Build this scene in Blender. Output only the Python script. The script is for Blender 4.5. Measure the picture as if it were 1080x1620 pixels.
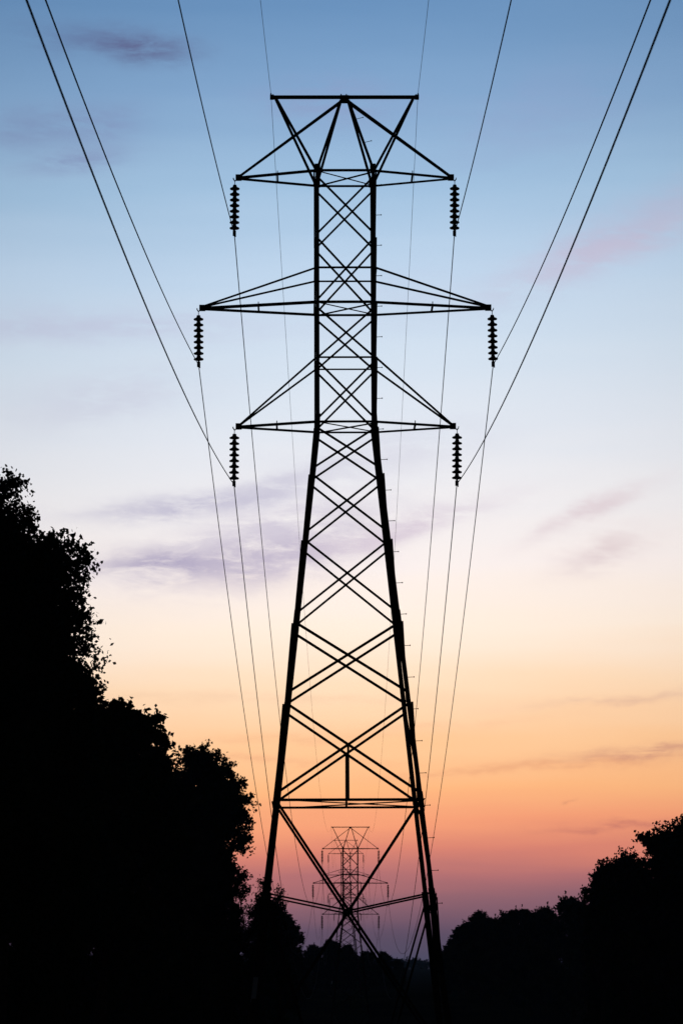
import bpy, math, random
import numpy as np
from mathutils import Vector, Matrix

for o in list(bpy.data.objects):
    bpy.data.objects.remove(o)
S = bpy.context.scene
COL = S.collection
R = math.radians

# ------------------------------------------------------------------ camera
EYE = 1.6
cd = bpy.data.cameras.new('camera')
cd.sensor_fit = 'VERTICAL'; cd.sensor_height = 36.0; cd.sensor_width = 24.0
cd.lens = 105.0
cd.clip_start = 0.5; cd.clip_end = 20000
cd.dof.use_dof = True; cd.dof.focus_distance = 77.5; cd.dof.aperture_fstop = 5.0
cam = bpy.data.objects.new('camera', cd); COL.objects.link(cam)
cam.location = (0, 0, EYE)
cam.rotation_euler = (R(90) + math.atan(713 / 4725), 0, 0)
S.camera = cam

# ------------------------------------------------------------------ sky
def lin(c):
    c = c / 255.0
    return c / 12.92 if c <= .04045 else ((c + .055) / 1.055) ** 2.4
def rgb(r, g, b): return (lin(r), lin(g), lin(b), 1)

W = bpy.data.worlds.new('World'); S.world = W
W.use_nodes = True
nt = W.node_tree; N = nt.nodes; L = nt.links
N.clear()
def mth(op, a, b=None, c=None, clamp=False):
    n = N.new('ShaderNodeMath'); n.operation = op; n.use_clamp = clamp
    for i, v in enumerate((a, b, c)):
        if v is None: continue
        if isinstance(v, (int, float)): n.inputs[i].default_value = v
        else: L.new(v, n.inputs[i])
    return n.outputs[0]
def elev(y): return math.degrees(math.atan(713 / 4725) + math.atan((810 - y) / 4725))
def azim(x): return math.degrees(math.atan((x - 540) / 4725))
tc = N.new('ShaderNodeTexCoord')
sep = N.new('ShaderNodeSeparateXYZ'); L.new(tc.outputs['Generated'], sep.inputs[0])
el = mth('MULTIPLY', mth('ARCSINE', sep.outputs[2]), 57.29578)
az = mth('MULTIPLY', mth('ARCTAN2', sep.outputs[0], sep.outputs[1]), 57.29578)
def noise(scale3, detail, rough, offset=0.0, dist=0.0):
    cx = N.new('ShaderNodeCombineXYZ')
    L.new(mth('MULTIPLY', az, scale3[0]), cx.inputs[0])
    L.new(mth('MULTIPLY', el, scale3[1]), cx.inputs[1])
    cx.inputs[2].default_value = offset
    n = N.new('ShaderNodeTexNoise'); n.inputs['Scale'].default_value = 1.0
    n.inputs['Detail'].default_value = detail; n.inputs['Roughness'].default_value = rough
    n.inputs['Distortion'].default_value = dist
    L.new(cx.outputs[0], n.inputs['Vector'])
    return n.outputs[0]
# slow unevenness of the bands
wob = mth('MULTIPLY', mth('SUBTRACT', noise((.16, 1.3), 3, .5, 3.1), .5), .75)
tilt = mth('MULTIPLY', az, -0.025)
elw = mth('ADD', mth('ADD', el, wob), tilt)
STOPS = [  # photograph row -> sky colour seen there
    (0, (107, 147, 191)), (150, (133, 169, 208)), (300, (164, 196, 226)), (430, (194, 216, 239)),
    (560, (214, 228, 243)), (690, (231, 236, 245)), (800, (246, 243, 245)), (900, (257, 246, 242)),
    (1000, (263, 244, 226)), (1090, (264, 228, 192)), (1180, (264, 209, 158)), (1250, (264, 192, 134)),
    (1308, (256, 166, 124)), (1355, (230, 139, 119)), (1390, (190, 119, 120)), (1432, (152, 106, 118)), (1475, (116, 92, 114)), (1520, (90, 86, 112))]
def ramp(fac, stops):
    r = N.new('ShaderNodeValToRGB'); e = r.color_ramp.elements
    stops = sorted(stops)
    e[0].position, e[0].color = stops[0]
    e[1].position, e[1].color = stops[-1]
    for p, c in stops[1:-1]:
        n = e.new(p); n.color = c
    L.new(fac, r.inputs[0]); return r.outputs[0]
EL0, EL1 = -1.0, 19.0
f1 = mth('DIVIDE', mth('SUBTRACT', elw, EL0), EL1 - EL0, clamp=True)
skyc = ramp(f1, [((elev(y) - EL0) / (EL1 - EL0), rgb(*c)) for y, c in STOPS])
def mixc(fac, a, b):
    m = N.new('ShaderNodeMix'); m.data_type = 'RGBA'
    for s, v in ((m.inputs[0], fac), (m.inputs[6], a), (m.inputs[7], b)):
        if isinstance(v, (tuple, float, int)): s.default_value = v
        else: L.new(v, s)
    return m.outputs[2]
DP = math.degrees(1 / 4725)
warpx = mth('MULTIPLY', mth('SUBTRACT', noise((.9, 2.2), 4, .6, 7.7), .5), 1.0)
warpy = mth('MULTIPLY', mth('SUBTRACT', noise((.8, 1.5), 4, .6, 12.3), .5), .55)
azd = mth('ADD', az, warpx); eld = mth('ADD', el, warpy)
nz_a = noise((.8, 3.0), 9, .68, 1.3, .35)
nz_b = noise((1.1, 6.0), 8, .66, 5.9, .3)
CLOUDS = [  # row/column in the sky, half width, half height, tilt, colour, strength
    (205, 76, 80, 17, -3, (99, 106, 146), .95), (110, 66, 90, 16, -4, (100, 116, 160), 0.40),
    (40, 212, 120, 26, 10, (128, 142, 184), 0.50), (160, 205, 55, 22, 0, (132, 142, 186), 0.40),
    (110, 262, 75, 16, 8, (134, 146, 188), 0.60), (520, 165, 110, 26, 0, (146, 156, 196), 0.50),
    (1010, 365, 200, 28, 24, (190, 190, 216), 0.60), (960, 405, 160, 22, 18, (206, 194, 216), 0.55), (850, 190, 150, 50, 15, (150, 165, 205), 0.35),
    (120, 520, 300, 22, 0, (196, 196, 222), 0.50), (170, 630, 150, 30, 10, (206, 207, 226), 0.50),
    (640, 470, 120, 30, 8, (196, 202, 226), 0.30), (600, 720, 160, 34, 10, (210, 208, 224), 0.45),
    (290, 800, 160, 15, 6, (192, 188, 212), 0.80), (430, 775, 100, 14, 20, (196, 192, 214), 0.60),
    (275, 893, 150, 20, 3, (182, 173, 200), 1.00), (455, 872, 160, 34, 14, (194, 184, 206), 0.85),
    (640, 838, 150, 16, 16, (216, 200, 216), 0.70), (440, 830, 150, 24, 12, (204, 196, 216), 0.60),
    (935, 815, 95, 13, 24, (228, 210, 216), 0.80), (955, 880, 70, 20, 20, (230, 212, 214), 0.80),
    (1010, 1107, 170, 6, 3, (222, 176, 158), 0.43), (430, 1105, 300, 7, 0, (236, 190, 156), 0.25),
    (1020, 1191, 130, 8, 4, (196, 132, 124), 0.59), (830, 1215, 210, 6, 4, (232, 156, 118), 0.43),
    (990, 1307, 120, 4, 1, (176, 98, 104), 0.43), (888, 1270, 9, 3, 18, (206, 130, 106), 0.56),
    (400, 1205, 200, 5, 0, (236, 160, 124), 0.28), (470, 1168, 190, 6, 2, (236, 160, 124), 0.22), (690, 1145, 200, 6, 3, (242, 180, 140), 0.22)]
for cx, cy, hw, hh, ang, colr, st in CLOUDS:
    a0, e0 = azim(cx), elev(cy)
    ca, sa = math.cos(R(ang)), math.sin(R(ang))
    da = mth('SUBTRACT', azd, a0); de = mth('SUBTRACT', eld, e0)
    u = mth('DIVIDE', mth('ADD', mth('MULTIPLY', da, ca), mth('MULTIPLY', de, sa)), hw * DP)
    v = mth('DIVIDE', mth('SUBTRACT', mth('MULTIPLY', de, ca), mth('MULTIPLY', da, sa)), hh * DP * 1.25)
    q = mth('ADD', mth('MULTIPLY', u, u), mth('MULTIPLY', v, v))
    g_ = mth('EXPONENT', mth('MULTIPLY', q, -1.0))
    nz = nz_b if hh < 12 else nz_a
    k = mth('MULTIPLY', mth('MULTIPLY', g_, st), mth('MULTIPLY_ADD', nz, 3.6, -1.0, clamp=True), clamp=True)
    skyc = mixc(k, skyc, rgb(*colr))
# the afterglow is brightest towards the set sun and dies away round the horizon and overhead
gl = mth('EXPONENT', mth('MULTIPLY', mth('MULTIPLY', mth('DIVIDE', mth('SUBTRACT', az, .4), 20.0), mth('DIVIDE', mth('SUBTRACT', az, .4), 20.0)), -1.0))
glow = mth('MULTIPLY_ADD', gl, .97, .03)
hi = mth('DIVIDE', mth('SUBTRACT', el, 18.5), 71.5, clamp=True)
hif = ramp(hi, [(0, (1, 1, 1, 1)), (.12, (.35, .35, .35, 1)), (.35, (.10, .10, .10, 1)), (1, (.04, .04, .04, 1))])
lowf = ramp(mth('MULTIPLY', el, -.25, clamp=True), [(0, (1, 1, 1, 1)), (1, (.05, .05, .05, 1))])
sc1 = N.new('ShaderNodeVectorMath'); sc1.operation = 'MULTIPLY'
L.new(skyc, sc1.inputs[0]); L.new(hif, sc1.inputs[1])
sc2 = N.new('ShaderNodeVectorMath'); sc2.operation = 'MULTIPLY'
L.new(sc1.outputs[0], sc2.inputs[0]); L.new(lowf, sc2.inputs[1])
sc3 = N.new('ShaderNodeVectorMath'); sc3.operation = 'SCALE'
L.new(sc2.outputs[0], sc3.inputs[0]); L.new(glow, sc3.inputs['Scale'])
bg = N.new('ShaderNodeBackground'); bg.inputs[1].default_value = 1.0
L.new(sc3.outputs[0], bg.inputs[0])
wo = N.new('ShaderNodeOutputWorld'); L.new(bg.outputs[0], wo.inputs[0])

# last of the sun, on the horizon beyond the towers
sd = bpy.data.lights.new('sun', 'SUN'); sd.energy = 0.02; sd.angle = R(2); sd.color = (1, .55, .35)
sun = bpy.data.objects.new('sun', sd); COL.objects.link(sun)
sun.rotation_euler = (R(-89.3), 0, 0)

S.view_settings.view_transform = 'Standard'; S.view_settings.look = 'None'
S.view_settings.exposure = 0; S.view_settings.gamma = 1

# ------------------------------------------------------------------ materials
def mat(name, c1, c2, scale, rough=.6, metal=0.0, bump=0.0, det=4, spec=.0):
    m = bpy.data.materials.new(name); m.use_nodes = True
    t = m.node_tree; b = t.nodes['Principled BSDF']
    b.inputs['Roughness'].default_value = rough; b.inputs['Metallic'].default_value = metal
    b.inputs['Specular IOR Level'].default_value = spec
    tcn = t.nodes.new('ShaderNodeTexCoord')
    n = t.nodes.new('ShaderNodeTexNoise'); n.inputs['Scale'].default_value = scale; n.inputs['Detail'].default_value = det
    t.links.new(tcn.outputs['Object'], n.inputs['Vector'])
    r = t.nodes.new('ShaderNodeValToRGB')
    r.color_ramp.elements[0].position = .3; r.color_ramp.elements[1].position = .7
    r.color_ramp.elements[0].color = (*c1, 1); r.color_ramp.elements[1].color = (*c2, 1)
    t.links.new(n.outputs[0], r.inputs[0]); t.links.new(r.outputs[0], b.inputs['Base Color'])
    if bump:
        bp = t.nodes.new('ShaderNodeBump'); bp.inputs['Strength'].default_value = bump
        t.links.new(n.outputs[0], bp.inputs['Height']); t.links.new(bp.outputs[0], b.inputs['Normal'])
    return m
STEEL = mat('weathered_steel', (.022, .02, .019), (.045, .036, .03), 6, .85, 0.0, spec=.1)
CERAM = mat('glazed_ceramic', (.035, .02, .014), (.05, .03, .02), 3, .5, spec=.15)
WIRE = mat('old_aluminium', (.14, .16, .20), (.2, .22, .26), 2, .7, 0.0)
FOOT = mat('concrete', (.06, .058, .05), (.10, .095, .09), 9, .9)
PALE = mat('pale_blue_grey', (.30, .36, .42), (.4, .46, .5), 5, .6)
BARK = mat('bark', (.03, .024, .018), (.06, .048, .036), 7, .95, 0, .4)
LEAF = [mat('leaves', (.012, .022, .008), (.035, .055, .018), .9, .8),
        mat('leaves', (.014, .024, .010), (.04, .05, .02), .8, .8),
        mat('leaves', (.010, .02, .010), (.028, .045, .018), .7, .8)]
GROUND = mat('field_soil', (.012, .014, .008), (.03, .03, .018), .08, .98, 0, 0, 8)
GRASSM = mat('grass', (.018, .03, .01), (.045, .055, .02), 1.5, .9)

# ------------------------------------------------------------------ mesh helpers
class MB:
    def __init__(s): s.v = []; s.f = []
    def add(s, vs, fs):
        k = len(s.v); s.v += [tuple(v) for v in vs]; s.f += [tuple(i + k for i in f) for f in fs]
    def prism(s, poly, a, b, u, w):                    # polygon (p, q) in axes u, w swept from a to b
        n = len(poly)
        vs = [a + u * p + w * q for p, q in poly] + [b + u * p + w * q for p, q in poly]
        fs = [tuple(range(n))[::-1], tuple(range(n, 2 * n))] + [(i, (i + 1) % n, n + (i + 1) % n, n + i) for i in range(n)]
        s.add(vs, fs)
    def angle(s, a, b, n, w=.05, h=None, t=.007, off=0.0):   # steel angle, one leg lying in the face of normal n
        a, b, n = Vector(a), Vector(b), Vector(n)
        d = (b - a).normalized(); n = (n - d * n.dot(d)).normalized(); u = d.cross(n)
        h = h or w * .8
        k = w / 2
        s.prism([(-k, off), (k, off), (k, off + t), (-k + t, off + t), (-k + t, off + h), (-k, off + h)], a, b, u, n)
    def box(s, c, sx, sy, sz, rot=None):
        M = rot or Matrix.Identity(3); c = Vector(c)
        vs = [c + M @ Vector((x * sx / 2, y * sy / 2, z * sz / 2)) for z in (-1, 1) for y in (-1, 1) for x in (-1, 1)]
        s.add(vs, [(0, 2, 3, 1), (4, 5, 7, 6), (0, 1, 5, 4), (2, 6, 7, 3), (0, 4, 6, 2), (1, 3, 7, 5)])
    def tube(s, pts, rad, n=6, cap=True):
        pts = [Vector(p) for p in pts]
        rad = rad if isinstance(rad, (list, tuple)) else [rad] * len(pts)
        k = len(s.v)
        for i, p in enumerate(pts):
            d = (pts[min(i + 1, len(pts) - 1)] - pts[max(i - 1, 0)]).normalized()
            ref = Vector((0, 0, 1)) if abs(d.z) < .9 else Vector((1, 0, 0))
            u = d.cross(ref).normalized(); w = u.cross(d)
            for j in range(n):
                a = 2 * math.pi * j / n
                s.v.append(tuple(p + (u * math.cos(a) + w * math.sin(a)) * rad[i]))
        for i in range(len(pts) - 1):
            for j in range(n):
                s.f.append((k + i * n + j, k + i * n + (j + 1) % n, k + (i + 1) * n + (j + 1) % n, k + (i + 1) * n + j))
        if cap:
            s.f.append(tuple(k + j for j in range(n))[::-1]); e = k + (len(pts) - 1) * n
            s.f.append(tuple(e + j for j in range(n)))
    def lathe(s, prof, c=(0, 0, 0), n=20):             # profile (r, z)
        k = len(s.v); c = Vector(c)
        for r, z in prof:
            for j in range(n):
                a = 2 * math.pi * j / n
                s.v.append((c.x + r * math.cos(a), c.y + r * math.sin(a), c.z + z))
        for i in range(len(prof) - 1):
            for j in range(n):
                s.f.append((k + i * n + j, k + i * n + (j + 1) % n, k + (i + 1) * n + (j + 1) % n, k + (i + 1) * n + j))
        s.f.append(tuple(k + j for j in range(n))[::-1])
        e = k + (len(prof) - 1) * n; s.f.append(tuple(e + j for j in range(n)))
    def build(s, name, m, parent=None, smooth=False):
        me = bpy.data.meshes.new(name); me.from_pydata(s.v, [], s.f); me.update()
        me.materials.append(m)
        if smooth:
            me.polygons.foreach_set('use_smooth', [True] * len(me.polygons))
        o = bpy.data.objects.new(name, me); COL.objects.link(o)
        if parent: o.parent = parent
        return o
def tag(o, label=None, cat=None, group=None, kind=None):
    if label: o['label'] = label
    if cat: o['category'] = cat
    if group: o['group'] = group
    if kind: o['kind'] = kind
    return o
def empty(name, loc):
    o = bpy.data.objects.new(name, None); o.location = loc; o.empty_display_size = .3; COL.objects.link(o); return o
def kids(o): return [c for c in ALL_CHILDREN.get(o.name, [])]
ALL_CHILDREN = {}
def copy_tree(o, parent=None):
    c = o.copy(); COL.objects.link(c); c.parent = parent
    for ch in list(o.children): copy_tree(ch, c)
    return c

# ------------------------------------------------------------------ terrain
PR = [(-400, .2), (0, 0), (77, -1.22), (200, -5.6), (310, -10.1), (400, -7.0), (500, -3.85), (650, -4.6),
      (1000, -5), (2200, -3), (2800, -14), (9000, -14)]
def smooth_g(y):
    for (a, b), (c, d) in zip(PR, PR[1:]):
        if a <= y <= c:
            t = (y - a) / (c - a); return b + (d - b) * t
    return PR[-1][1]
def ground(x, y):
    b = max(0, abs(x) - 7)
    return smooth_g(y) + .12 * math.sin(x * .31 + y * .07) * min(1, b / 10)
ys = [-60, -30, -10, 0, 10, 20] + [float(v) for v in range(30, 700, 10)] + [800, 1000, 1300, 1700, 2200, 2400, 2800, 4000, 5500]
xs = [-2500, -1200, -600, -300, -150, -90] + [float(v) for v in range(-60, 61, 4)] + [90, 150, 300, 600, 1200, 2500]
m = MB()
m.v = [(x, y, ground(x, y)) for y in ys for x in xs]
nx = len(xs)
m.f = [(j * nx + i, j * nx + i + 1, (j + 1) * nx + i + 1, (j + 1) * nx + i) for j in range(len(ys) - 1) for i in range(nx - 1)]
tag(m.build('ground', GROUND, smooth=True), kind='structure')

def quads(name, P, U, V, mt, bend=None):
    """many leaf shaped faces: centre P, half axes U (length) and V (width)"""
    n = len(P)
    vs = np.empty((n, 4, 3), np.float32)
    vs[:, 0] = P - U; vs[:, 1] = P + V - U * .1; vs[:, 2] = P + U; vs[:, 3] = P - V - U * .1
    me = bpy.data.meshes.new(name)
    me.vertices.add(n * 4); me.vertices.foreach_set('co', vs.ravel())
    me.loops.add(n * 4); me.loops.foreach_set('vertex_index', np.arange(n * 4, dtype=np.int32))
    me.polygons.add(n); me.polygons.foreach_set('loop_start', np.arange(0, n * 4, 4, dtype=np.int32))
    me.polygons.foreach_set('loop_total', np.full(n, 4, np.int32))
    me.update(calc_edges=True); me.materials.append(mt)
    return me

# rough field grass near and around the tower foot
rng = np.random.default_rng(5)
n = 26000
gx = rng.uniform(-16, 16, n); gy = rng.uniform(6, 130, n)
gz = np.array([ground(a, b) for a, b in zip(gx, gy)])
h = rng.uniform(.10, .34, n)
P = np.stack([gx, gy, gz + h * .8], 1)
U = np.stack([rng.normal(0, .25, n) * h, rng.normal(0, .25, n) * h, h], 1)
th = rng.uniform(0, 6.28, n)
V = np.stack([np.cos(th) * .012, np.sin(th) * .012, np.zeros(n)], 1)
go = bpy.data.objects.new('grass', quads('grass', P, U, V, GRASSM)); COL.objects.link(go)
tag(go, 'dark rough grass growing over the cleared strip at the foot of the nearest tower', 'grass', kind='stuff')

# ------------------------------------------------------------------ lattice tower (local z = 0 at the foot)
Z0 = 2.8                       # eye height above the near foot
def hx(z):                     # half width of the body (outer corner) at local height z
    z -= Z0
    return .78 if z >= 13.87 else .78 + (13.87 - z) * .1108
ARMS = [(20.57, 2.88, 2.91, 1.78, 22.62, 'top'), (17.04, 3.83, 3.86, 2.28, 17.96, 'mid'), (13.87, 2.87, 2.91, 1.80, 15.57, 'low')]
PANELS = [(20.42, 18.87), (18.77, 17.10), (16.90, 15.56), (15.48, 13.95), (13.72, 12.62), (12.48, 10.92),
          (10.74, 8.80), (8.58, 6.76), (6.50, 4.20)]
SIDES = [Vector((0, -1, 0)), Vector((0, 1, 0)), Vector((-1, 0, 0)), Vector((1, 0, 0))]
def corner(n, e, z, inset=0.0):    # corner point of face n on its side e (-1, 1)
    k = hx(z)
    if abs(n.y) > .5: return Vector((e * (k - inset), n.y * k, z))
    return Vector((n.x * k, e * (k - inset), z))
def make_tower():
    t = empty('transmission_tower', (0, 0, 0))
    # legs
    for sx in (-1, 1):
        for sy in (-1, 1):
            m = MB()
            zs = [(.05, 1.6 + Z0, .15), (1.6 + Z0, 4.1 + Z0, .115), (4.1 + Z0, 8.7 + Z0, .118), (8.7 + Z0, 13.87 + Z0, .112), (13.87 + Z0, 20.75 + Z0, .095)]
            for z1, z2, w in zs:
                tt = .014
                ps = [(0, 0), (-sx * w, 0), (-sx * w, -sy * tt), (-sx * tt, -sy * tt), (-sx * tt, -sy * w), (0, -sy * w)]
                if sx * sy > 0: ps = ps[::-1]
                k1, k2 = hx(z1), hx(z2)
                m.prism(ps, Vector((sx * k1, sy * k1, z1)), Vector((sx * k2, sy * k2, z2)), Vector((1, 0, 0)), Vector((0, 1, 0)))
            leg = m.build('leg', STEEL, t)
            for zc, hh in ((1.55 + Z0, .28), (4.05 + Z0, .2), (8.7 + Z0, .2), (13.87 + Z0, .22)):
                w = .165 if zc < 5 else .13
                m = MB()                              # splice plate where two leg lengths meet
                k1, k2 = hx(zc - hh) + .016, hx(zc + hh) + .016
                ps = [(0, 0), (-sx * w, 0), (-sx * w, -sy * .012), (-sx * .012, -sy * .012), (-sx * .012, -sy * w), (0, -sy * w)]
                if sx * sy > 0: ps = ps[::-1]
                m.prism(ps, Vector((sx * k1, sy * k1, zc - hh)), Vector((sx * k2, sy * k2, zc + hh)), Vector((1, 0, 0)), Vector((0, 1, 0)))
                m.build('splice_plate', STEEL, leg)
            m = MB()
            k = hx(0)
            m.lathe([(.34, -.5), (.34, .02), (.31, .05)], (sx * (k - .05), sy * (k - .05), 0), 18)
            m.build('footing', FOOT, t)
            if sx > 0 and sy < 0:
                z = 1.45 + Z0
                i = 0
                while z < 20.3 + Z0:
                    k = hx(z); m = MB()
                    a = Vector((k - .01, -k + .05, z)); b = a + Vector((.17, 0, .008))
                    m.tube([a, b], .0085, 6)
                    m.tube([b - Vector((.012, 0, 0)), b + Vector((.008, 0, 0))], .019, 6)
                    m.build('step_bolt', STEEL, leg)
                    z += .815; i += 1
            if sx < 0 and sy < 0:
                m = MB()  # thin pale blue-grey plate added as a pale patch low on this leg
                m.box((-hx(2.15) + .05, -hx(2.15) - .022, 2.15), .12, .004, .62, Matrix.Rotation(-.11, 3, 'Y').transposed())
                m.build('pale_plate', PALE, leg)
    # crossed bracing, one part per face and panel
    for i, (zt, zb) in enumerate(PANELS):
        zt += Z0; zb += Z0
        w = .053 if i < 4 else (.057 if i < 7 else .070)
        for n in SIDES:
            m = MB()
            ins = .03
            if abs(n.y) > .5:
                m.angle(corner(n, -1, zt, ins), corner(n, 1, zb, ins), n, w, w * .7, off=.002)
                m.angle(corner(n, 1, zt, ins), corner(n, -1, zb, ins), -n, w, w * .7, off=.016)
            else:
                m.angle(corner(n, -1, zt, ins), corner(n, 1, zb, ins), n, w, w * .8, off=.002)
                m.angle(corner(n, 1, zt, ins), corner(n, -1, zb, ins), -n, w, w * .7, off=.016)
                # bolted gusset standing on the leg
            m.build('cross_brace', STEEL, t)
    # horizontals on the four faces
    for zz, w, deep in ((20.57, .062, 1), (17.96, .05, 0), (17.04, .066, 1), (15.57, .045, 0), (13.87, .055, 1), (4.04, .07, 1)):
        z = zz + Z0
        for n in SIDES:
            m = MB(); ins = .02
            ww = w * (1.0 if n.y < .5 else .85)
            m.angle(corner(n, -1, z, ins), corner(n, 1, z, ins), n, ww, ww * .7, off=.012)
            m.build('horizontal_strut', STEEL, t)
        if deep:
            k = hx(z) - .06; m = MB(); U = Vector((0, 0, 1))
            m.angle((-k, -k, z), (k, k, z), U, .05, .03, off=.0)
            m.angle((k, -k, z - .01), (-k, k, z - .01), -U, .05, .03, off=.0)
            m.build('plan_brace', STEEL, t)
    # hanging post from the lowest crossing to the belt
    for n in SIDES:
        zt = 5.46 + Z0; zb = 4.04 + Z0; m = MB()
        k1, k2 = hx(zt), hx(zb)
        m.angle(n * k1 + Vector((0, 0, zt)), n * k2 + Vector((0, 0, zb)), n, .058, .03, off=.02)
        m.build('centre_post', STEEL, t)
    # foot bracing: belt corner > low centre node > legs
    for n in SIDES:
        zn = 1.28 + Z0; node = n * hx(zn) + Vector((0, 0, zn))
        for e in (-1, 1):
            m = MB()
            m.angle(corner(n, e, 3.98 + Z0, .1), node, n * e, .068, .045, off=.014)
            m.angle(node, corner(n, e, .25, .05), n * -e, .068, .045, off=.014)
            m.build('foot_brace', STEEL, t)
            m = MB()
            m.angle(node, corner(n, e, 1.72 + Z0, .06), n, .046, .03, off=.03)
            zq = -.42 + Z0
            q = n * hx(zq) + (corner(n, e, zq) - n * hx(zq)) * (1.13 / hx(zq))
            m.angle(corner(n, e, 1.6 + Z0, .06), q, n, .050, .035, off=.03)
            m.build('foot_strut', STEEL, t)
        m = MB()
        r = Matrix.Rotation(math.atan2(n.y, n.x), 3, 'Z')
        m.box(node + n * .008, .01, .17, .13, r)
        m.build('gusset_plate', STEEL, t)
    # cross-arms
    for zz, tip, ins_x, sp, hz, kind in ARMS:
        z = zz + Z0
        for s in (-1, 1):
            m = MB(); k = hx(z)
            T = Vector((s * (tip - .03), 0, z))
            w1 = {'top': .066, 'mid': .074, 'low': .064}[kind]
            for sy in (-1, 1):
                w = w1 if sy < 0 else w1 * .82
                m.angle((s * k, sy * k, z), T + Vector((0, sy * .035, 0)), (0, 0, 1), .05, w * 1.05, off=-w / 2)
            yy = k * (tip - sp) / (tip - k)
            m.angle((s * sp, -yy, z - .005), (s * sp, yy, z - .005), (0, 0, 1), .05, .045, off=-.02)
            m.tube([(s * sp, -yy + .01, z - .03), (s * sp, -yy + .01, z + .10)], .014, 6)
            arm = m.build('cross_arm', STEEL, t)
            m = MB(); m.box((s * (tip - .07), 0, z + .02), .16, .10, .155)
            m.tube([(s * tip - s * .01, 0, z - .03), (s * (ins_x - .01), 0, z - .075), (s * (ins_x + .035), 0, z - .03), (s * (ins_x + .04), 0, z + .01)], .017, 6)
            m.build('tip_plate', STEEL, arm)
            for sy in (-1, 1):
                m = MB()
                if kind == 'top': a = Vector((s * .10, sy * .09, 22.66 + Z0))
                else: a = Vector((s * (k - .01), sy * k, hz + Z0))
                b = Vector((s * (tip - .10), sy * .03, z + .06))
                m.angle(a, b, (0, sy, 0), .052, .035, off=.0)
                m.build('hanger', STEEL, arm)
    # peak: top beam on four inner struts and slanted outer struts
    zt = 22.79 + Z0
    m = MB()
    m.box((0, .035, zt), 3.86, .012, .085); m.box((0, -.035, zt), 3.86, .012, .085); m.box((0, 0, zt + .036), 3.85, .058, .010)
    beam = m.build('top_beam', STEEL, t)
    m = MB(); m.box((0, 0, zt - .055), .235, .15, .19); m.box((-.09, 0, zt + .06), .03, .05, .05); m.box((.05, 0, zt + .06), .03, .05, .05)
    m.build('centre_plate', STEEL, beam)
    for s in (-1, 1):
        m = MB(); m.box((s * 1.925, 0, zt), .11, .12, .11)
        m.box((s * 1.955, 0, zt + .075), .035, .07, .05); m.box((s * 1.905, 0, zt + .065), .02, .05, .03)
        m.build('end_shoe', STEEL, beam)
    zc = 20.62 + Z0
    for sx in (-1, 1):
        for sy in (-1, 1):
            m = MB(); k = hx(zc)
            m.angle((sx * .10, sy * .06, zt - .1), (sx * (k - .05), sy * (k - .03), zc), (0, sy, 0), .07, .05)
            m.build('peak_strut', STEEL, t)
            m = MB()
            m.angle((sx * 1.83, sy * .045, zt - .03), (sx * (k - .0), sy * (k - .03), zc), (0, sy, 0), .068, .05)
            m.build('outer_strut', STEEL, t)
    for tt in (.28, .62):                              # steps on the right peak strut
        a = Vector((.10, -.06, zt - .1)).lerp(Vector((hx(zc) - .05, -hx(zc) + .03, zc)), tt)
        m = MB(); b = a + Vector((.20, 0, .05)); m.tube([a, b], .008, 6); m.tube([b, b + Vector((.018, 0, .004))], .018, 6)
        m.build('step_bolt', STEEL, t)
    for sx in (-1, 1):                                 # collars on top of the body corners
        for sy in (-1, 1):
            m = MB(); k = hx(zc)
            m.box((sx * (k - .055), sy * (k - .005), zc + .02), .15, .02, .24)
            m.build('corner_gusset', STEEL, t)
    return t

TOWERS = [(.178, 77.0, EYE - Z0, R(.68), R(-.22)), (.92, 310.0, -10.14, R(-.2), 0.0), (.72, 500.0, -3.83, R(.3), 0.0), (1.31, 650.0, -4.6, 0, 0.0)]
TL = ['large dark steel lattice power tower with three pairs of cross-arms, nearest of all',
      'smaller dark lattice power tower seen between the legs of the nearest tower',
      'faint lattice power tower just behind and left of the smaller framed tower',
      'faintest lattice power tower low behind the other two, partly hidden by trees']
tower0 = make_tower()
towers = [tower0] + [copy_tree(tower0) for _ in range(3)]
for o, (x, y, z, rz, ry), lb in zip(towers, TOWERS, TL):
    o.location = (x, y, z); o.rotation_euler = (0, ry, rz)
    tag(o, lb, 'power tower', 'lattice towers in a line along the cleared strip')
def world_pt(i, p):
    x, y, z, rz, ry = TOWERS[i]
    from mathutils import Euler
    return Euler((0, ry, rz)).to_matrix() @ Vector(p) + Vector((x, y, z))

# ------------------------------------------------------------------ insulator strings
def make_string():
    t = empty('insulator_string', (0, 0, 0))
    m = MB()
    m.tube([(0, 0, .0), (0, 0, -.13)], .010, 6); m.tube([(-.022, 0, -.004), (.0, 0, -.022), (.022, 0, -.004)], .010, 6)
    m.build('hook', STEEL, t)
    for k in range(8):
        m = MB(); z = -.20 - k * .153
        m.lathe([(.022, .085), (.046, .080), (.052, .045), (.062, .022), (.095, .004), (.124, -.008), (.132, -.026), (.122, -.046), (.066, -.040), (.050, -.055), (.036, -.069)], (0, 0, z), 20)
        m.build('disc', CERAM, t, True)
    zb = -.20 - 7 * .153
    m = MB()
    m.tube([(0, 0, zb - .04), (0, 0, zb - .13)], .026, 8)
    m.tube([(0, -.16, zb - .20), (0, -.05, zb - .165), (0, .05, zb - .165), (0, .16, zb - .20)], [.02, .036, .036, .02], 8)
    m.box((.0, 0, zb - .165), .085, .075, .13); m.tube([(.012, 0, zb - .2), (.035, 0, zb - .26)], .016, 6)
    m.build('clamp', STEEL, t)
    return t, zb - .185
string0, CLZ = make_string()
first = True
ATT = {}
SIDE = {-1: 'left', 1: 'right'}; ARMN = {'top': 'top', 'mid': 'middle', 'low': 'bottom'}
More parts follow.
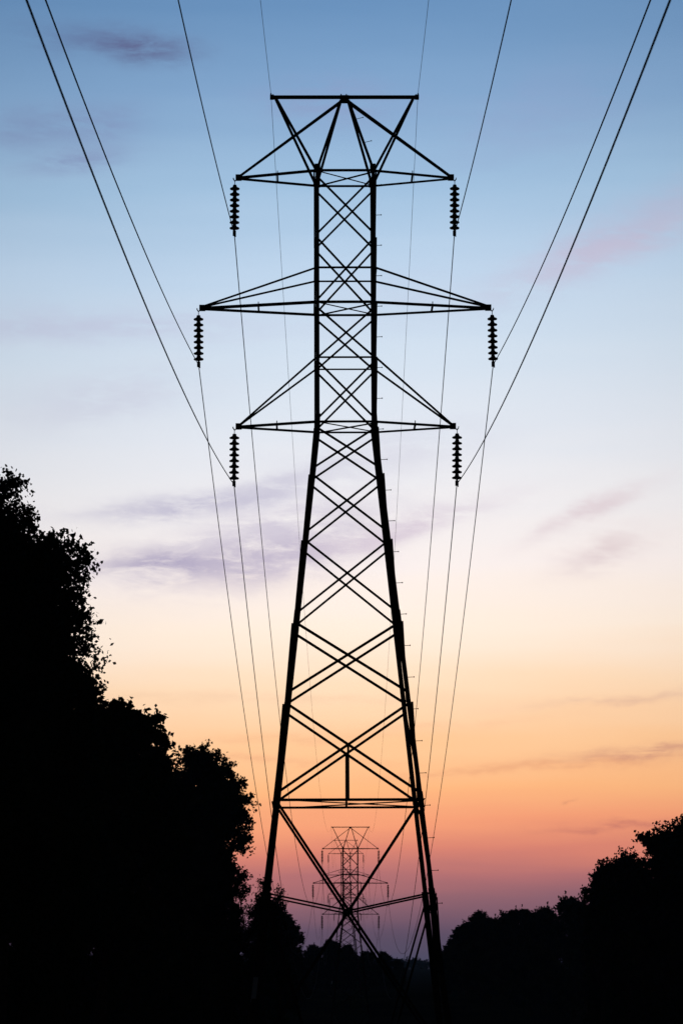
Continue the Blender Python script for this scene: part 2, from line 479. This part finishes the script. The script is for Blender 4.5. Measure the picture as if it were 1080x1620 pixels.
TN = ['nearest tower', 'smaller framed tower', 'faint tower behind the smaller one', 'faintest farthest tower']
for i in range(4):
    for zz, tip, ix, sp, hz, kind in ARMS:
        for s in (-1, 1):
            o = string0 if first else copy_tree(string0); first = False
            p = world_pt(i, (s * ix, 0, zz + Z0 - .06)); o.location = p; sw = R(random.Random(i * 9 + ix * s).uniform(-1.0, 1.0)); o.rotation_euler = (0, sw, 0)
            tag(o, '%s, %s tip of %s cross-arm, %s' % ('eight dark hanging discs' if i == 0 else 'small disc string', SIDE[s], ARMN[kind], TN[i]),
                'insulator', 'insulator strings under the cross-arm tips')
            ATT[(i, kind, s)] = p + Vector((CLZ * math.sin(sw), 0, CLZ * math.cos(sw)))
    for s in (-1, 1):
        ATT[(i, 'shield', s)] = world_pt(i, (s * 1.955, 0, 22.79 + Z0 + .10))

# ------------------------------------------------------------------ wires
def wire(a, b, sagk, rad, label, shield):
    m = MB(); Lh = (b - a).length; nseg = 70
    pts = []
    for k in range(nseg + 1):
        t = k / nseg; p = a.lerp(b, t); u = t * Lh
        p.z -= sagk * u * (Lh - u); pts.append(p)
    m.tube(pts, rad, 6)
    o = m.build('shield_wire' if shield else 'power_cable', WIRE, None, True)
    tag(o, label, 'cable', 'thin shield wires' if shield else 'power cables strung between the towers')
SP = ['from the nearest tower up over the camera', 'from nearest tower down to the smaller framed tower',
      'from smaller framed tower to the faint one behind', 'between the two faintest towers']
for sp in range(4):
    for kind in ('top', 'mid', 'low', 'shield'):
        for s in (-1, 1):
            sh = kind == 'shield'
            if sp == 0:
                a = ATT[(0, kind, s)].copy(); b = a + Vector((-.12, -156, 0)); kk = .00072
                if sh: kk = .0005
                if kind == 'top': kk = .00070
                if kind == 'low': kk = .00070
            else:
                a, b = ATT[(sp - 1, kind, s)], ATT[(sp, kind, s)]; kk = .00050 if sh else .00072
                if kind != 'shield' and sp == 1: kk = .00073
            nm = 'hair-thin %s shield wire' % SIDE[s] if sh else '%s %s dark cable' % (ARMN[kind], SIDE[s])
            wire(a, b, kk, .0055 if sh else .0120, '%s %s' % (nm, SP[sp]), sh)

# tiny pylons on the skyline: one merged mesh each, far too small to show parts
def far_pylon(x, y, z, label):
    m = MB(); U = Vector
    for sx in (-1, 1):
        for sy in (-1, 1):
            m.tube([(sx * 2.5, sy * 2.5, 0), (sx * .78, sy * .78, 16.7), (sx * .78, sy * .78, 23.4), (0, 0, 25.6)], .10, 4)
            m.tube([(sx * .78, sy * .78, 23.4), (sx * 1.95, 0, 25.6)], .07, 4)
    for zz, tip, ix, sp, hz, kind in ARMS:
        m.tube([(-tip, 0, zz + Z0), (tip, 0, zz + Z0)], .10, 4)
        for s in (-1, 1):
            m.tube([(s * ix, 0, zz + Z0), (s * ix, 0, zz + Z0 - 1.6)], .12, 4)
            m.tube([(s * .78, 0, (hz if kind != 'top' else 22.6) + Z0), (s * tip, 0, zz + Z0)], .06, 4)
    m.tube([(-1.95, 0, 25.6), (1.95, 0, 25.6)], .08, 4)
    for zt, zb in PANELS:
        for e in (-1, 1):
            k1, k2 = hx(zt + Z0), hx(zb + Z0)
            m.tube([(-e * k1, 0, zt + Z0), (e * k2, 0, zb + Z0)], .06, 4)
    o = m.build('distant_pylon', STEEL); o.location = (x, y, z)
    tag(o, label, 'power tower', 'tiny pylons on the far skyline')
far_pylon(107.0, 3600, -14.2, 'tiny faint pylon on the skyline, right one of the pair by the right leg')
far_pylon(97.5, 3900, -15.5, 'tiny faint pylon on the skyline, left one of the pair by the right leg')

# ------------------------------------------------------------------ trees
def crown_mesh(seed, H, Rr, base, ncl, nleaf, lsize, mt, boxy=.55, clr=(.35, .8), inner=.3, pw=2.8, lumps=None, nl=22):
    """leaves in clusters over the boughs (rounded lumps) of a crown H tall and Rr wide"""
    r = np.random.default_rng(seed)
    if lumps is None:
        lumps = []
        for k in range(nl):
            t = (k + r.uniform(.2, .9)) / nl; a = k * 2.4 + r.uniform(-.5, .5)
            lr = Rr * r.uniform(.27, .44)
            prof = (1 - (max(0, t - .45) / .56) ** pw) if t > .45 else (.80 + .20 * (t / .45) ** .8)
            rr = max(0, Rr * max(prof, 0) ** boxy - lr) * r.uniform(.75, 1.05)
            lumps.append((rr * math.cos(a), rr * math.sin(a), min(base + lr + (H - base - lr * 1.7) * t, H - lr), lr))
        lumps.append((0, 0, H - Rr * .36, Rr * .36)); lumps.append((0, 0, H * .5, Rr * .6)); lumps.append((0, 0, H * .25, Rr * .6))
    else:
        full = []
        for k, (x, z, lr) in enumerate(lumps):
            full.append((x, r.uniform(-.5, .5) * lr, z, lr))
            if lr > .045 * H:
                for q in (-1, 1): full.append((x * .75, q * lr * r.uniform(.9, 1.5), z - lr * r.uniform(.1, .4), lr * .85))
        lumps = full
    lumps = np.array(lumps)
    wgt = lumps[:, 3] ** 2; wgt /= wgt.sum()
    li = r.choice(len(lumps), ncl, p=wgt)
    dv = r.normal(0, 1, (ncl, 3)); dv /= np.linalg.norm(dv, axis=1, keepdims=True)
    rad = r.uniform(clr[0], clr[1], ncl)
    q = np.where(r.random(ncl) < inner, r.uniform(.1, .6, ncl), r.uniform(.68, 1.03, ncl))
    C = lumps[li, :3] + dv * (np.maximum(lumps[li, 3] - rad * .42, .05) * q)[:, None]
    stray = r.random(ncl) < .025
    C[stray] += dv[stray] * (rad[stray] * r.uniform(.3, .9, stray.sum()))[:, None]
    C[:, 2] = np.maximum(C[:, 2], .3)
    # each cluster: a few twigs, leaves along them
    n = ncl * nleaf
    ci = np.repeat(np.arange(ncl), nleaf)
    ntw = 7
    tw = r.normal(0, 1, (ncl, ntw, 3)); tw /= np.linalg.norm(tw, axis=2, keepdims=True); tw[:, :, 2] = tw[:, :, 2] * .8 + .12
    ti = r.integers(0, ntw, n)
    d = tw[ci, ti] * (r.uniform(0, 1, n) ** .6)[:, None] * rad[ci][:, None] * 1.15
    P = C[ci] + d + r.normal(0, 1, (n, 3)) * (rad[ci] * .17)[:, None]
    U = r.normal(0, 1, (n, 3)); U /= np.linalg.norm(U, axis=1, keepdims=True)
    V = np.cross(U, r.normal(0, 1, (n, 3))); V /= np.linalg.norm(V, axis=1, keepdims=True)
    sz = lsize * r.uniform(.7, 1.25, n)[:, None]
    me = quads('crown', P.astype(np.float32), (U * sz * .5).astype(np.float32), (V * sz * .36).astype(np.float32), mt)
    return me, C, rad
def make_tree(seed, H, Rr, base, ncl, nleaf, lsize, mi, name='broadleaf_tree', **kw):
    t = empty(name, (0, 0, 0))
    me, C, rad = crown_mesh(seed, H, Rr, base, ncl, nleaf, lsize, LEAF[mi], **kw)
    o = bpy.data.objects.new('crown', me); COL.objects.link(o); o.parent = t
    rn = random.Random(seed); m = MB()
    top = H * .86; w = [Vector((rn.uniform(-.12, .12) * Rr * k / 6, rn.uniform(-.12, .12) * Rr * k / 6, top * k / 6)) for k in range(7)]
    w[0] = Vector((0, 0, -.3))
    r0 = .016 * H
    m.tube(w, [r0 * (1.15 - .16 * k) for k in range(7)], 9)
    idx = list(range(len(C))); rn.shuffle(idx)
    for j in idx[:60]:
        c = Vector(C[j]); zs = max(base * .7, min(top * .97, c.z - c.xy.length * .75))
        k = zs / top * 6; a = w[int(k)].lerp(w[min(6, int(k) + 1)], k - int(k))
        mid = a.lerp(c, .5) + Vector((0, 0, -.06 * (c - a).length)) + Vector((rn.uniform(-.1, .1), rn.uniform(-.1, .1), 0)) * Rr * .4
        rr = r0 * .32 * (1.1 - zs / top * .6)
        m.tube([a, mid, c], [rr, rr * .6, rr * .2], 5)
    m.build('trunk', BARK, t)
    return t
# boughs of the trees that stand out against the sky: x, distance, boughs (x, z, radius) in metres
HERO = {
 'hero_tall': (-14.46, 122, [(0.65,23.78,0.85),(1.14,23.20,0.52),(-0.13,23.06,1.29),(1.35,22.35,0.62),(0.31,21.88,1.55),(-0.39,20.04,2.19),(0.52,18.99,2.07),(-0.26,16.90,2.45),(0.00,14.05,2.58),(-1.03,17.94,2.32),(0.52,11.22,2.58)]),
 'hero_broad': (-12.11, 108, [(1.49,19.01,1.03),(2.33,18.92,0.96),(2.70,18.27,0.69),(2.17,17.53,1.14),(2.47,16.25,0.96),(2.33,15.03,1.14),(2.70,14.02,0.96),(3.05,14.45,0.75),(3.15,13.5,0.85),(0.69,19.11,1.05),(-0.23,18.69,1.37),(0.23,16.83,1.60),(1.14,15.91,1.65),(-1.14,17.06,1.83),(0.91,14.06,1.87),(-0.91,14.52,2.06),(1.60,12.46,1.94),(-0.23,11.32,2.51),(1.83,9.72,1.94),(-1.60,11.77,2.29),(0.23,7.46,2.51)]),
 'hero_slope': (-12.06, 150, [(0.16,17.39,1.21),(1.27,17.17,1.14),(2.38,16.82,1.08),(3.05,16.15,0.76),(1.59,15.65,1.90),(-0.32,15.01,2.54),(2.06,14.22,1.65),(-1.27,16.28,2.22),(0.63,11.55,3.17),(2.54,11.86,1.90),(0.00,8.10,3.17)]),
 'hero_ragged': (-12.70, 240, [(0.51,24.53,1.63),(2.03,24.03,1.63),(2.79,22.61,1.73),(4.17,21.90,1.22),(3.66,20.09,1.52),(4.06,18.28,1.12),(1.52,20.59,3.05),(-1.12,22.61,3.05),(0.51,17.07,4.06),(-2.03,18.58,4.06),(-0.51,12.07,4.57)]),
 'hero_edge': (24.34, 215, [(0.00,16.73,1.37),(1.37,16.55,2.05),(-1.59,16.33,1.27),(-2.23,16.46,0.82),(-0.68,14.66,2.28),(0.91,12.51,3.64),(-1.14,10.72,2.73)]),
 'hero_step': (22.86, 240, [(-0.25,16.57,1.32),(-1.52,16.22,1.22),(0.91,16.32,1.42),(-2.29,15.82,0.91),(-0.76,14.47,2.29),(0.51,12.57,3.05),(1.78,14.82,2.13),(-0.25,10.58,2.54)]),
 'hero_knob': (21.94, 256, [(-0.27,16.35,0.98),(-0.98,15.49,0.76),(0.54,15.60,1.35),(-0.11,14.00,1.63),(0.81,11.87,2.60),(-1.08,14.00,0.76)]),
}
PROTO = {}
def proto(k):
    if k in PROTO: return PROTO[k], False
    if k in HERO:
        X, D, lp = HERO[k]
        Hh = max(z + q for x, z, q in lp); Rh = max(abs(x) + q for x, z, q in lp)
        nearby = D < 140
        area = sum(q * q for x, z, q in lp)
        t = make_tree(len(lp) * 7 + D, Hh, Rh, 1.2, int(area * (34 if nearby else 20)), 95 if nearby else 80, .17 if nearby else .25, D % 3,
                      clr=(.38, .72) if nearby else (.4, .8), inner=.3, lumps=lp)
        PROTO[k] = (t, Hh / .985, Rh); return PROTO[k], True
    a = {'near': dict(seed=11, H=20, Rr=5.2, base=1.5, ncl=1500, nleaf=90, lsize=.16, mi=0, clr=(.4, .8)),
         'near2': dict(seed=23, H=24, Rr=4.6, base=1.5, ncl=1300, nleaf=90, lsize=.16, mi=1, clr=(.4, .85), boxy=.6, pw=2.2),
         'mid': dict(seed=31, H=20, Rr=5.0, base=1.0, ncl=1000, nleaf=80, lsize=.24, mi=1, clr=(.4, .8), pw=4),
         'mid2': dict(seed=47, H=20, Rr=4.6, base=1.0, ncl=950, nleaf=80, lsize=.24, mi=2, clr=(.4, .85), boxy=.5, pw=2.4),
         'sparse': dict(seed=53, H=13, Rr=2.4, base=.8, ncl=170, nleaf=42, lsize=.17, mi=0, clr=(.35, .7), boxy=.8),
         'round': dict(seed=61, H=16, Rr=5.0, base=.6, ncl=800, nleaf=80, lsize=.30, mi=2, clr=(.45, .9), boxy=.5),
         'far': dict(seed=71, H=14, Rr=4.4, base=.3, ncl=600, nleaf=60, lsize=.36, mi=2, clr=(.45, .9), boxy=.55)}[k]
    t = make_tree(**a); PROTO[k] = (t, a['H'], a['Rr']); return PROTO[k], True
# kind, x, y, height, half width (m), label
TREES = [
 ('hero_tall', -14.46, 122, 25.500, 3.350, 'tallest dark tree at the left edge, its top the highest there'),
 ('hero_broad', -12.28, 108, 20.550, 3.890, 'large dark leafy tree with a broad flat top at the left picture edge'),
 ('near', -11.2, 113, 14.4, 2.2, 'lower leafy tree bulging out beneath the big flat-topped tree on the left'),
 ('hero_slope', -11.95, 150, 19.350, 4.440, 'dark tree just right of and below the tall left trees, sloping top'),
 ('mid2', -17.5, 165, 21.0, 4.6, 'dark tree hidden behind the tall left trees, filling the black mass'),
 ('mid2', -12.9, 200, 21.8, 3.9, 'dark tree in the middle of the descending left treeline, rounded shoulder'),
 ('hero_ragged', -12.05, 240, 27.250, 6.090, 'dark tree whose ragged right side stands over the cleared strip, left of the near tower'),
 ('mid', -10.0, 225, 19.0, 3.1, 'shorter dark tree under the ragged one beside the near tower'),
 ('mid2', -16.5, 262, 23.4, 6.3, 'wide dark tree deep in the left treeline, behind the shorter ones'),
 ('mid', -9.6, 185, 12.4, 4.3, 'low bushy tree in front of the left treeline near the tower leg'),
 ('round', -31.5, 325, 14.5, 6.2, 'dark rounded tree buried low in the black mass of the left treeline'),
 ('round', -25.0, 340, 14.0, 6.2, 'dark rounded tree buried low in the black mass of the left treeline'),
 ('round', -18.5, 330, 14.5, 6.0, 'dark rounded tree buried low in the black mass of the left treeline'),
 ('round', -12.6, 318, 14.5, 4.4, 'dark rounded tree buried low in the black mass of the left treeline'),
 ('sparse', -7.0, 210, 14.8, 1.9, 'thin small tree with loose twigs just left of the near tower leg'),
 ('sparse', -4.9, 190, 12.8, 1.5, 'thin small tree with loose twigs showing through the left tower leg'),
 ('sparse', -3.5, 172, 11.0, 1.0, 'smallest thin tree with loose twigs just inside the left tower leg'),
 ('round', -9.9, 400, 17.4, 6.0, 'rounded dark tree right behind the left tower leg, end of the left treeline'),
 ('round', -8.6, 430, 15.4, 4.5, 'second rounded dark tree ending the left treeline, slightly lower and farther right'),
 ('far', -5.5, 600, 9.9, 3.2, 'low far tree at the left end of the distant clump between the tower legs'),
 ('far', -2.1, 610, 11.1, 3.3, 'tallest low far tree in the distant clump between the tower legs'),
 ('far', 1.1, 590, 9.8, 3.2, 'low far tree right of the tallest one in the distant clump'),
 ('far', 5.2, 620, 8.8, 3.1, 'low far tree in the dip of the distant clump, right of the smaller tower'),
 ('far', 8.9, 640, 8.9, 2.6, 'low far tree with a domed top at the right of the distant clump'),
 ('far', 12.3, 660, 7.4, 2.0, 'lowest far tree at the right end of the distant clump'),
 ('hero_edge', 24.34, 215, 19.350, 4.550, 'highest dark tree at the right edge of the picture'),
 ('mid', 26.6, 232, 17.2, 4.0, 'dark tree with an open airy top next to the highest right-edge tree'),
 ('hero_step', 22.86, 240, 18.400, 3.910, 'dark tree on the right, third from the edge, stepping down the slope'),
 ('hero_knob', 21.94, 256, 17.594, 3.410, 'dark tree with a knobbly left side low on the right slope'),
 ('mid2', 23.4, 262, 15.4, 3.0, 'leftmost and lowest dark tree of the nearer right-hand mass'),
 ('mid', 26.2, 238, 15.4, 5.2, 'dark tree filling the middle of the nearer right-hand mass'),
 ('mid2', 24.6, 200, 13.8, 3.9, 'dark tree low at the right edge beneath the highest one'),
 ('far', 32.2, 420, 17.6, 4.8, 'distant tree touching the left flank of the nearer right-hand mass'),
 ('far', 30.4, 450, 15.9, 3.0, 'narrow distant tree with a spiky top in the right treeline'),
 ('far', 27.2, 440, 15.5, 3.9, 'distant tree with a low domed top in the middle of the right treeline'),
 ('far', 26.3, 470, 15.1, 4.0, 'distant domed tree left of the middle of the right treeline'),
 ('far', 24.2, 490, 13.6, 4.0, 'distant low tree in the gap of the right treeline'),
 ('round', 22.0, 480, 14.6, 4.0, 'distant rounded tree near the left end of the right treeline, standing proud'),
 ('far', 20.6, 500, 12.6, 3.6, 'distant small tree second from the left end of the right treeline'),
 ('far', 20.0, 520, 10.8, 3.2, 'distant shrubby tree close to the right leg of the near tower'),
 ('far', 19.6, 545, 9.0, 3.2, 'lowest distant shrubby tree at the right leg of the near tower'),
]
rn = random.Random(3)
for k, x, y, H, rr, lb in TREES:
    (pt, pH, pR), fresh = proto(k)
    o = pt if fresh else copy_tree(pt)
    if fresh: PROTO[k] = (pt, pH, pR)
    o.location = (x, y, ground(x, y) - .1)
    o.scale = (rr / pR, rr / pR, H / pH * .985)
    ro = rn.uniform(0, 6.28); o.rotation_euler = (0, 0, 0 if k in HERO else ro)
    tag(o, lb, 'tree', 'rounded trees buried in the left treeline' if 'buried' in lb else 'trees along both sides of the cleared strip')

# far wood on the horizon: uncountable, one object
rng = np.random.default_rng(9)
n = 60000
cx = rng.uniform(-330, 520, 520); chh = rng.uniform(4.2, 8.6, 520) + 1.2 * np.sin(cx * .03); cy = rng.uniform(2180, 2260, 520)
ci = rng.integers(0, 520, n)
dd = rng.normal(0, 1, (n, 3)); dd /= np.linalg.norm(dd, axis=1, keepdims=True)
dd *= (rng.uniform(0, 1, n) ** .35)[:, None]
P = np.stack([cx[ci] + dd[:, 0] * 6.5, cy[ci] + dd[:, 1] * 6, -3.6 + chh[ci] * .5 + dd[:, 2] * chh[ci] * .55], 1)
U = rng.normal(0, 1, (n, 3)); U /= np.linalg.norm(U, axis=1, keepdims=True)
V = np.cross(U, rng.normal(0, 1, (n, 3))); V /= np.linalg.norm(V, axis=1, keepdims=True)
wd = bpy.data.objects.new('far_wood', quads('far_wood', P, U * .8, V * .7, LEAF[2])); COL.objects.link(wd)
tag(wd, 'hazy blue line of far woodland along the horizon', 'woodland', kind='stuff')

# ------------------------------------------------------------------ evening haze
HAZE = 0.00007
if HAZE:
    m = MB(); m.box((0, 2550, 16), 5400, 6400, 72)
    hz = m.build('haze', GROUND); hz.data.materials.clear()
    hm = bpy.data.materials.new('haze'); hm.use_nodes = True; t = hm.node_tree; t.nodes.clear()
    pv = t.nodes.new('ShaderNodeVolumePrincipled'); pv.inputs['Color'].default_value = (.42, .66, 1, 1)
    pv.inputs['Density'].default_value = HAZE; pv.inputs['Anisotropy'].default_value = .35
    ou = t.nodes.new('ShaderNodeOutputMaterial'); t.links.new(pv.outputs[0], ou.inputs['Volume'])
    hz.data.materials.append(hm)
    tag(hz, kind='stuff')
